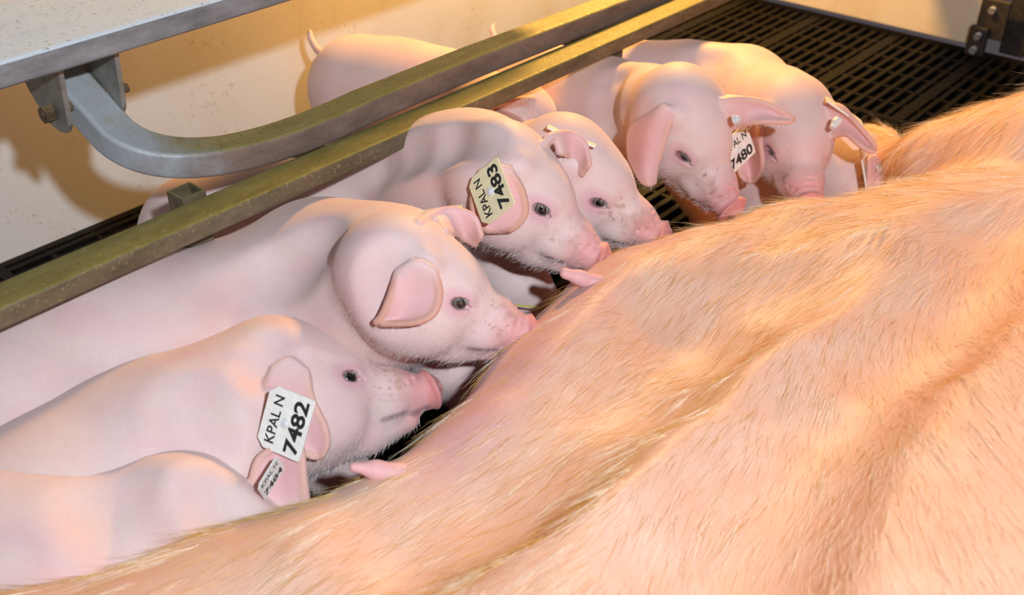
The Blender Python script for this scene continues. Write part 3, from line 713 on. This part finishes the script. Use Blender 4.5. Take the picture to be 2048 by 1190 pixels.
    # tags
    for t in spec.get('tags', []):
        if 'corners' in t:
            cen = np.mean(t['corners'], 0); h = f.hit(cen[0], cen[1], ref-0.16, ref+0.1)
            d = t.get('d') or ((h if h else ref)-0.006)
            for _ in range(4):                                        # keep the plate clear of the skin behind it
                Rt, pt = fit_tag(t['corners'], (TW*t.get('size', 1), TH*t.get('size', 1)), d, 4000 if t.get('free') else 400); gap = 0.0
                for qa in (-1, -0.5, 0, 0.5, 1):
                    for qb in (-1, 0, 1):
                        w3 = pt+Rt@np.array((qa*TW/2, qb*TH/2, 0)); (ex, ey), ed = proj(w3); hh = f.hit(ex, ey, ed-0.05, ed+0.004)
                        if hh is not None and hh < ed+0.003: gap = max(gap, ed+0.003-hh)
                if gap <= 0 or t.get('free'): break
                d -= gap
            make_tag(o, Rt*t.get('size', 1), pt, t['no'], t.get('mat', M_TAG))
        else: edge_tag(o, *t['edge'], t.get('d', ref), t.get('tilt', 0.0), t.get('stud'))
    return o, f

E_ = lambda rows, **k: dict(rows=rows, **k)
PIGS = {}
def pig(key, **k): PIGS[key] = k
exec_order = []

pig('sunk_head', seed=1, label='nearest piglet at the bottom left, head sunk behind the sow, ear tag 7484',
    pos=P(700, 1195, z=0.075), fwd=(0.62, -0.70, -0.30), s=1.05, noeyes=False,
    body=[(505, 1150, 0.105, 0.042), (352, 1082, 0.128, 0.058), (250, 1118, 0.122, 0.050), (130, 1135, 0.125, 0.060), (-10, 1112, 0.128, 0.066), (-190, 1150, 0.125, 0.068)],
    limbs=[[(380, 1120, 0.10, 0.034), (430, 1160, 0.05, 0.020), (440, 1165, 0.012, 0.014)], [(340, 1060, 0.10, 0.034), (390, 1030, 0.05, 0.020), (395, 1030, 0.012, 0.014)], [(-150, 1170, 0.10, 0.04), (-190, 1230, 0.012, 0.015)]],
    dent=[([(215, 975), (250, 1030), (285, 1100), (300, 1150)], 0.035, 0.008), ([(420, 975), (470, 1020), (520, 1060)], 0.03, 0.006)],
    ears=[E_([[(0.788,), (535, 1022), (572, 1020), (612, 1012)], [(0.783,), (506, 972), (560, 966), (608, 958)], [(0.784,), (514, 922), (560, 912), (604, 905)], [(0.786,), (545, 896), (570, 889), (594, 888)]], cup=0.006)],
    tags=[dict(corners=[(514, 975), (552.5, 912), (568, 938), (531, 996)], d=0.765, free=True, size=0.56, no='7484')])
pig('tag_front', seed=2, label='piglet with an upturned snout and the large white ear tag 7482',
    lm={'eyeR': (684, 755, 1.6), 'sT': (882, 742), 'sB': (840, 838), 'mR': (790, 828), 'chin': (818, 856), 'eaR': (590, 735, 0.6), 'jawR': (705, 890, 0.6)}, pose=(0.84, -58, -8, 0), s=1.15,
    body=[(545, 775, 0.165, 0.050), (420, 870, 0.148, 0.064), (310, 905, 0.138, 0.065), (200, 962, 0.13, 0.064), (90, 1030, 0.13, 0.064), (-60, 1100, 0.13, 0.066)],
    limbs=[[(560, 880, 0.11, 0.036), (640, 915, 0.075, 0.026), (685, 945, 0.05, 0.021), (716, 962, 0.016, 0.014)], [(470, 800, 0.10, 0.034), (560, 800, 0.03, 0.018), (565, 800, 0.012, 0.014)]],
    dent=[([(365, 790), (385, 850), (430, 910)], 0.03, 0.005), ([(545, 690), (530, 730)], 0.012, 0.004)],
    ears=[E_([[0.002, (548, 738), (578, 722), (610, 744)], [0.007, (531, 785), (575, 780), (624, 800)], [0.014, (552, 852), (600, 850), (649, 850)], [0.018, (600, 900), (628, 898), (655, 886)], [0.018, (626, 914), (636, 915), (646, 910)]], cup=0.003)],
    tags=[dict(corners=[(512.6, 888), (544, 768), (633, 803), (597, 923)], no='7482', d=0.805)])
pig('long_back', seed=3, label='largest piglet lying along the rail, cupped brown-rimmed ear and no number in view',
    lm={'eyeR': (912, 603, 1.6), 'sT': (1088, 640), 'mR': (945, 706), 'chin': (975, 722), 'eaR': (850, 520, 0.4), 'jawR': (870, 706, 0.5), 'crown': (845, 440, 0.5)}, pose=(0.88, -52, -20),
    body=[(800, 568, 0.198, 0.056), (640, 560, 0.168, 0.068), (460, 655, 0.155, 0.070), (290, 692, 0.162, 0.069), (150, 722, 0.165, 0.064), (40, 800, 0.16, 0.066), (-60, 860, 0.15, 0.066)],
    extra=[(760, 582, 0.200, 0.054, 0.05), (690, 585, 0.178, 0.062, 0.05), (50, 835, 0.15, 0.066, 0.02)],
    fold=[(120, 640, 0.205, 0.006, 175, 735, 0.185, 0.009, 0.02), (175, 735, 0.185, 0.009, 270, 775, 0.165, 0.007, 0.02)],
    limbs=[[(850, 650, 0.15, 0.034), (898, 725, 0.12, 0.027), (935, 770, 0.09, 0.022), (950, 800, 0.03, 0.017), (950, 800, 0.014, 0.016)], [(700, 520, 0.12, 0.036), (800, 490, 0.05, 0.02), (800, 490, 0.012, 0.015)]],
    dent=[([(772, 520), (757, 570), (762, 630)], 0.02, 0.0025), ([(600, 470), (540, 520), (480, 570)], 0.03, 0.0025)],
    ears=[E_([[0.004, (797, 545), (830, 526), (866, 540)], [0.010, (786, 578), (826, 572), (879, 585)], [0.014, (774, 608), (818, 608), (868, 626)], [0.015, (762, 633), (792, 640), (832, 645)], [0.014, (751, 644), (757, 648), (766, 648)]], cup=0.010, rim=(0.60, 0.30, 0.17)),  # deeper brown rim puts the flash shadow at the ear edge into colour
          E_([[-0.002, (836, 448), (862, 430), (888, 464)], [(0.890,), (868, 437), (905, 420), (915, 468)], [(0.884,), (915, 432), (947, 434), (930, 478)], [(0.884,), (946, 462), (963, 470), (950, 490)]], cup=-0.012)],
    tags=[dict(edge=((835, 431), (902, 419)), d=0.895, tilt=0.12)])
pig('tag_upper', seed=4, label='piglet with the yellowed ear tag 7483 and a teat at its mouth',
    lm={'eyeR': (1071, 409, 1.6), 'sT': (1234, 510), 'sB': (1165, 545), 'mR': (1115, 525), 'chin': (1120, 548, 0.8), 'eaR': (1030, 350, 0.4), 'jawR': (985, 498, 0.5), 'crown': (1085, 268, 0.5)}, pose=(0.985, -58, -24),
    body=[(965, 358, 0.20, 0.058), (875, 360, 0.185, 0.060), (780, 390, 0.165, 0.064), (690, 440, 0.145, 0.060), (540, 445, 0.14, 0.062), (405, 470, 0.14, 0.065)],
    extra=[(925, 362, 0.228, 0.058, 0.05), (880, 385, 0.20, 0.058, 0.05)],
    limbs=[[(965, 480, 0.15, 0.038), (1030, 560, 0.12, 0.031), (1062, 610, 0.09, 0.026), (1115, 620, 0.03, 0.018), (1120, 620, 0.014, 0.017)], [(400, 520, 0.1, 0.04), (380, 560, 0.012, 0.015)]],
    dent=[([(745, 335), (800, 298), (880, 278), (960, 270)], 0.018, 0.0035)],
    ears=[E_([[0.003, (962, 346), (990, 336), (1018, 340)], [0.010, (948, 385), (995, 382), (1044, 380)], [0.014, (946, 420), (1000, 424), (1052, 420)], [0.014, (960, 448), (995, 452), (1040, 446)], [0.013, (975, 462), (1000, 463), (1022, 460)]], cup=0.006, rim=(0.62, 0.33, 0.18)),  # browner rim here is the ear's flash shadow painted in
          E_([[-0.002, (1085, 290), (1106, 271), (1120, 303)], [(0.990,), (1106, 282), (1136, 267), (1138, 312)], [(0.984,), (1142, 282), (1169, 286), (1150, 328)], [(0.984,), (1166, 322), (1179, 328), (1164, 350)]], cup=-0.012)],
    tags=[dict(corners=[(967.9, 458.7), (935.5, 361), (994.8, 314.4), (1030.8, 405.8)], no='7483', mat=M_TAGY, d=0.93), dict(edge=((1115, 260), (1172, 283)), d=0.99, tilt=0.12)])
pig('squeezed', seed=5, label='piglet squeezed behind the 7483 piglet with only its face showing',
    lm={'eyeR': (1190, 400, 1.6), 'sT': (1366, 460), 'sB': (1288, 497), 'chin': (1262, 508, 0.7), 'mR': (1215, 490, 0.3), 'crown': (1170, 268, 0.4)}, pose=(1.05, -60, -24, 0),
    body=[(1095, 345, 0.19, 0.050), (1000, 345, 0.145, 0.052), (880, 360, 0.11, 0.055), (780, 350, 0.10, 0.055)],
    limbs=[[(1180, 470, 0.12, 0.036), (1230, 530, 0.06, 0.024), (1240, 540, 0.014, 0.015)]])
pig('bowed_ear', seed=6, label='piglet with a wide drooping pink ear, snout lifted above the udder, rump behind rails',
    lm={'eyeR': (1372, 312, 1.6), 'sT': (1476, 404), 'sR': (1425, 442, 0.6), 'eaR': (1335, 225, 0.5), 'crown': (1425, 192, 0.6)}, pose=(1.10, -97, -28, 0), keep=70,
    body=[(1290, 238, 0.192, 0.056), (1210, 225, 0.172, 0.060), (1115, 200, 0.15, 0.062), (1035, 190, 0.13, 0.060)],
    limbs=[[(1375, 350, 0.14, 0.028), (1425, 430, 0.08, 0.021), (1450, 460, 0.04, 0.018), (1455, 470, 0.014, 0.015)]],
    dent=[([(1215, 150), (1195, 200), (1200, 260)], 0.02, 0.002)],
    ears=[E_([[-0.002, (1300, 232), (1325, 216), (1345, 219)], [0.006, (1262, 258), (1300, 255), (1336, 256)], [0.011, (1258, 310), (1290, 310), (1323, 304)], [0.014, (1272, 345), (1293, 346), (1312, 340)], [0.014, (1286, 366), (1298, 370), (1309, 366)]], cup=-0.004),
          E_([[-0.003, (1436, 204), (1448, 226), (1466, 254)], [(1.085,), (1486, 198), (1494, 222), (1500, 246)], [(1.08,), (1530, 206), (1533, 224), (1530, 243)], [(1.08,), (1562, 222), (1566, 234), (1564, 244)], [(1.085,), (1583, 234), (1587, 239), (1583, 243)]], cup=0.006)],
    tail=[[(1008, 110, 1.46), (995, 85, 1.47), (984, 62, 1.475), (986, 48, 1.48)]],
    tags=[dict(edge=((1449, 194), (1508, 200)), d=1.10, tilt=0.10, stud=(1468, 240, 1.075, 1480, 236))])
pig('facing', seed=7, label='piglet facing the camera between drooping tagged ears, number ending 80',
    lm={'eyeR': (1547, 298, 1.3), 'eyeL': (1656, 297, 1.3), 'sT': (1625, 394), 'eaR': (1525, 230, 0.4), 'eaL': (1652, 220, 0.4)}, pose=(1.2, -108, -35), s=1.12,
    body=[(1558, 236, 0.18, 0.053), (1480, 198, 0.162, 0.061), (1370, 190, 0.155, 0.063), (1265, 190, 0.15, 0.062), (1230, 200, 0.14, 0.058)],
    limbs=[[(1470, 330, 0.11, 0.036), (1520, 400, 0.06, 0.026), (1530, 425, 0.014, 0.016)], [(1600, 330, 0.10, 0.034), (1640, 370, 0.014, 0.016)]],
    dent=[([(1405, 105), (1375, 150), (1360, 190)], 0.025, 0.003)],
    ears=[E_([[-0.002, (1485, 244), (1505, 236), (1524, 242)], [0.012, (1472, 280), (1500, 276), (1521, 282)], [0.018, (1472, 318), (1500, 318), (1525, 316)], [0.020, (1480, 348), (1503, 348), (1523, 340)], [0.020, (1490, 360), (1500, 365), (1511, 360)]], cup=0.006),
          E_([[-0.003, (1650, 208), (1655, 238), (1660, 272)], [(1.175,), (1682, 214), (1688, 240), (1692, 268)], [(1.17,), (1708, 240), (1714, 260), (1712, 284)], [(1.17,), (1732, 268), (1736, 283), (1730, 298)], [(1.17,), (1750, 290), (1750, 298), (1746, 304)]], cup=0.010)],
    tags=[dict(corners=[(1440.7, 292.7), (1490.7, 246.3), (1511, 303.7), (1461, 350)], no='7480', d=1.150), dict(edge=((1659, 203), (1718, 243)), d=1.185, tilt=0.10, stud=(1676, 240, 1.165, 1664, 256))])
pig('beyond_rails', seed=8, label='piglet furthest back beside the white wall, raised tail, rump beyond the rails',
    pos=P(1088, 272, z=0.155), fwd=(0.40, -0.82, -0.42), s=1.08,
    body=[(1010, 245, 0.155, 0.050), (890, 208, 0.15, 0.063), (800, 190, 0.15, 0.066), (722, 176, 0.15, 0.070)],
    limbs=[[(720, 240, 0.10, 0.045), (690, 290, 0.05, 0.024), (690, 320, 0.012, 0.015)], [(740, 180, 0.10, 0.045), (720, 230, 0.012, 0.015)], [(960, 270, 0.10, 0.034), (960, 330, 0.012, 0.015)]],
    ears=[E_([[-0.002, (1066, 198), (1060, 226), (1048, 250)], [0.008, (1036, 199), (1030, 224), (1026, 248)], [0.012, (1004, 206), (1003, 219), (1002, 234)], [0.012, (986, 212), (987, 217), (990, 224)]], cup=0.014, tone=(0.62, 0.27, 0.17))],  # dark orange ear tone paints in the warm-lit shade behind the rail
    tail=[[(650, 112, 1.42), (634, 98, 1.44), (622, 78, 1.45), (620, 62, 1.455)]])
pig('hidden_end', seed=9, label='half-hidden piglet at the far end between the last face and the sow leg',
    pos=P(1742, 395, z=0.08), fwd=(0.35, -0.85, -0.45), s=0.95, noeyes=True,
    body=[(1700, 345, 0.10, 0.045), (1650, 330, 0.10, 0.052), (1560, 300, 0.09, 0.05)],
    ears=[E_([[(1.24,), (1738, 388), (1752, 386), (1771, 384)], [(1.235,), (1738, 352), (1752, 348), (1766, 342)], [(1.235,), (1738, 318), (1745, 312), (1753, 314)]], cup=0.004)],
    tags=[dict(edge=((1727, 316), (1733, 354)), d=1.245, tilt=0.15, stud=(1758, 338, 1.235, 1765, 336))])

# ------------------------------------------------------------------ sow
def make_sow():
    h = 0.0052
    f = Field(np.arange(-0.42, 1.42, h), np.arange(-0.34, 0.86, h), np.arange(-0.02, 0.50, h))
    cont = [(-260, 1272), (0, 1208), (240, 1152), (420, 1078), (600, 1026), (760, 957), (880, 862), (1000, 724), (1080, 642), (1160, 564), (1240, 514), (1370, 472), (1560, 414), (1800, 378), (1930, 366)]
    Z_ = [0.12, 0.12, 0.12, 0.12, 0.125, 0.13, 0.135, 0.14, 0.14, 0.14, 0.14, 0.14, 0.14, 0.14, 0.14]
    R_ = [0.075]*15
    A = []
    for i, (px, py) in enumerate(cont):
        a = np.array(cont[max(i-1, 0)]); b = np.array(cont[min(i+1, len(cont)-1)]); t = unit(b-a); n = np.array([-t[1], t[0]])
        r = R_[i]; cpx = np.array([px, py], float)
        for _ in range(12): q = P(*cpx, z=Z_[i]); cpx = np.array([px, py])+n*(F*r/depth(q))
        A.append((P(*cpx, z=Z_[i]), r))
    f.chain(A, 0.02)
    f.chain([((-0.35, 0.16, 0.08), 0.15), ((0.1, 0.205, 0.09), 0.155), ((0.45, 0.24, 0.09), 0.16), ((0.75, 0.245, 0.10), 0.15), ((1.0, 0.22, 0.11), 0.13)], 0.03)
    f.chain([((-0.5, -0.25, -0.58), 0.88), ((0.2, -0.2, -0.58), 0.90), ((0.6, -0.19, -0.58), 0.905), ((0.9, -0.17, -0.58), 0.905), ((1.5, -0.17, -0.58), 0.85)], 0.04)
    f.F[...] = np.maximum(f.F, 0.004-np.asarray(f.ax[2])[None, None, :])   # lies on the floor
    for G, r_, dep in (([(1420, 1260), (1450, 1100), (1500, 980), (1560, 890), (1637, 785), (1783, 665), (1883, 573), (1985, 440)], 0.058, 0.027),
                       ([(860, 1075), (1000, 975), (1133, 862), (1279, 760), (1398, 660), (1564, 555), (1700, 486)], 0.06, 0.021)):
        gz = []
        for px, py in G:
            d_ = f.hit(px, py, 0.3, 1.3); gz.append((P(px, py, d=d_)+np.array([0, 0.2*(r_-dep), 0.98*(r_-dep)]), r_))
        f.chain(gz, 0.032, '-')
    # hind leg stretched towards the wall
    f.chain([((1.05, 0.04, 0.18), 0.12), (P(2120, 330, z=0.22), 0.075), (P(1985, 318, z=0.20), 0.052), (P(1880, 325, z=0.18), 0.037), (P(1780, 335, z=0.13), 0.027), (P(1700, 320, z=0.075), 0.024)], 0.03)
    f.chain([(P(1840, 345, z=0.10), 0.03), (P(1720, 310, z=0.085), 0.024), (P(1690, 300, z=0.07), 0.022)], 0.02)
    f.chain([(P(1735, 264, z=0.045), 0.014), (P(1768, 285, z=0.06), 0.018), (P(1790, 320, z=0.08), 0.022)], 0.015)
    # teats
    teats = [[(1195, 568, 0.165, 0.008), (1160, 556, 0.165, 0.0056), (1130, 547, 0.163, 0.0046)], [(800, 952, 0.15, 0.0095), (752, 940, 0.143, 0.0058), (708, 934, 0.14, 0.0032)]]
    V0 = None
    f2 = []
    for T in teats:
        # seat the root on the surface along the line of sight
        h0 = f.hit(T[0][0], T[0][1], 0.5, 1.3); d = (h0 if h0 else depth(P(T[0][0], T[0][1], z=T[0][2])))+0.010
        f2.append([(P(a, b, d=d-0.006*i), r) for i, (a, b, z, r) in enumerate(T)])
    V, Q = f.mesh(); V = relax(V, Q, 3)
    # finer patches for the teats: splice by sculpting them on a small grid of the same field
    me = mesh_np('sow', V, Q)
    col = np.tile(np.array((0.77, 0.48, 0.34)), (len(V), 1))
    ctr = np.array([p for p, r in A]); 
    # bare pink udder skin towards the piglets
    yl = np.interp(V[:, 0], ctr[:, 0], ctr[:, 1]); ub = np.clip((V[:, 1]-yl+0.012)/0.035, 0, 1)*np.clip((V[:, 0]-0.34)/0.06, 0, 1)*np.clip((0.80-V[:, 0])/0.08, 0, 1); col = mixc(col, (0.62, 0.36, 0.35), 0.95*ub)
    fl = np.clip((0.20-V[:, 1])/0.12, 0, 1)*np.clip((V[:, 0]-0.35)/0.25, 0, 1); col = mixc(col, (0.80, 0.40, 0.25), 0.55*fl)  # orange flank tint paints in warm lamp light on the right side
    col = mixc(col, (0.86, 0.60, 0.47), 0.5*np.clip(vnoise(V*np.array([1, 2, 1]), 18, 3), 0, 1))
    set_tone(me, np.clip(col, 0, 1))
    o = link('sow', me, M_SOW); tag(o, 'huge golden-haired sow lying on her side across the lower right', 'pig')
    for T in f2:
        lo = np.min([p-r for p, r in T], 0)-0.006; hi = np.max([p+r for p, r in T], 0)+0.006
        g = Field(*[np.arange(l, h_, 0.0011) for l, h_ in zip(lo, hi)]); g.chain(T, 0.006)
        TV, TQ = g.mesh(); TV = relax(TV, TQ, 2); tm = mesh_np('teat', TV, TQ)
        set_tone(tm, np.tile(np.array((0.80, 0.45, 0.43)), (len(TV), 1))); link('teat', tm, M_SKIN, o)
    # coat of bristles
    top = np.clip((V[:, 2]-0.04)/0.03, 0, 1)*(1-0.72*ub)*(V[:, 1] > -0.16)
    def comb(p, nn):
        yb = np.interp(p[:, 0], ctr[:, 0], ctr[:, 1])
        u = np.clip((yb-0.10-p[:, 1])/0.16, 0, 1)[:, None]
        dr = (1-u)*np.array([-0.95, 0.1, -0.1])+u*np.array([-0.70, -0.62, 0.1])
        leg = np.clip((p[:, 0]-0.85)/0.1, 0, 1)[:, None]*np.clip((p[:, 1]-0.15)/0.1, 0, 1)[:, None]
        dr = dr*(1-leg)+leg*np.array([-0.2, 0.5, -0.8])
        dr = dr+0.22*np.stack([vnoise(p, 9, 21), vnoise(p, 9, 22), vnoise(p, 9, 23)], 1)
        dr -= nn*(dr*nn).sum(1)[:, None]; return dr/np.maximum(np.linalg.norm(dr, axis=1), 1e-9)[:, None]
    p, nn, fi = scatter(V, Q, 60000, top)
    gold = RNG.uniform(0, 1, len(p)) < np.clip((p[:, 1]-0.16+0.04*vnoise(p, 14, 31))/0.14, 0.12, 1.0)
    for nm, sel, hm in (('golden_coat', gold, M_SHAIR), ('peach_coat', ~gold, M_SHAIR3)):
        strands(nm, p[sel], comb(p[sel], nn[sel]), nn[sel], 0.034, 0.095, 0.00014, hm, o, 5, 0.10)
    # paler bristles lying together in locks
    c0, n0, _ = scatter(V, Q, 2600, top); d0 = comb(c0, n0); k = 9
    side = np.cross(n0, d0); p = np.repeat(c0, k, 0)+np.repeat(side, k, 0)*RNG.normal(size=(2600*k, 1))*0.0016+np.repeat(d0, k, 0)*RNG.uniform(-0.02, 0.02, (2600*k, 1))
    strands('pale_bristles', p, np.repeat(d0, k, 0), np.repeat(n0, k, 0), 0.042, 0.09, 0.00013, M_SHAIR2, o, 5, 0.045)
    return o
import os
ONLY = os.environ.get('PIGS')
make_sow()
for k_, s_ in PIGS.items():
    if ONLY and k_ not in ONLY.split(','): continue
    make_piglet(s_)

# ------------------------------------------------------------------ straw
def straw(pts, z, name, label):
    q = catmull(np.array([P(a, b, z=z) for a, b in pts]), 16); bm = bmesh.new(); n = 8; rings = []
    for i in range(len(q)):
        t = unit(q[min(i+1, len(q)-1)]-q[max(i-1, 0)]); u = unit(np.cross(t, [0, 0, 1.0])); v = np.cross(u, t); r = 0.0011*(1-0.5*i/len(q))
        rings.append([bm.verts.new(Vector(q[i]+u*r*math.cos(6.283*k/n)+v*0.5*r*math.sin(6.283*k/n))) for k in range(n)])
    for i in range(len(q)-1):
        for k in range(n): bm.faces.new((rings[i][k], rings[i][(k+1) % n], rings[i+1][(k+1) % n], rings[i+1][k]))
    bm.faces.new(rings[0]); bm.faces.new(rings[-1])
    tag(bm_obj(name, bm, M_STRAW, None, True), label, 'straw')
straw([(1030, 610), (1060, 613), (1090, 615), (1110, 613)], 0.125, 'straw', 'bright yellow straw stalk between two snouts and the udder')
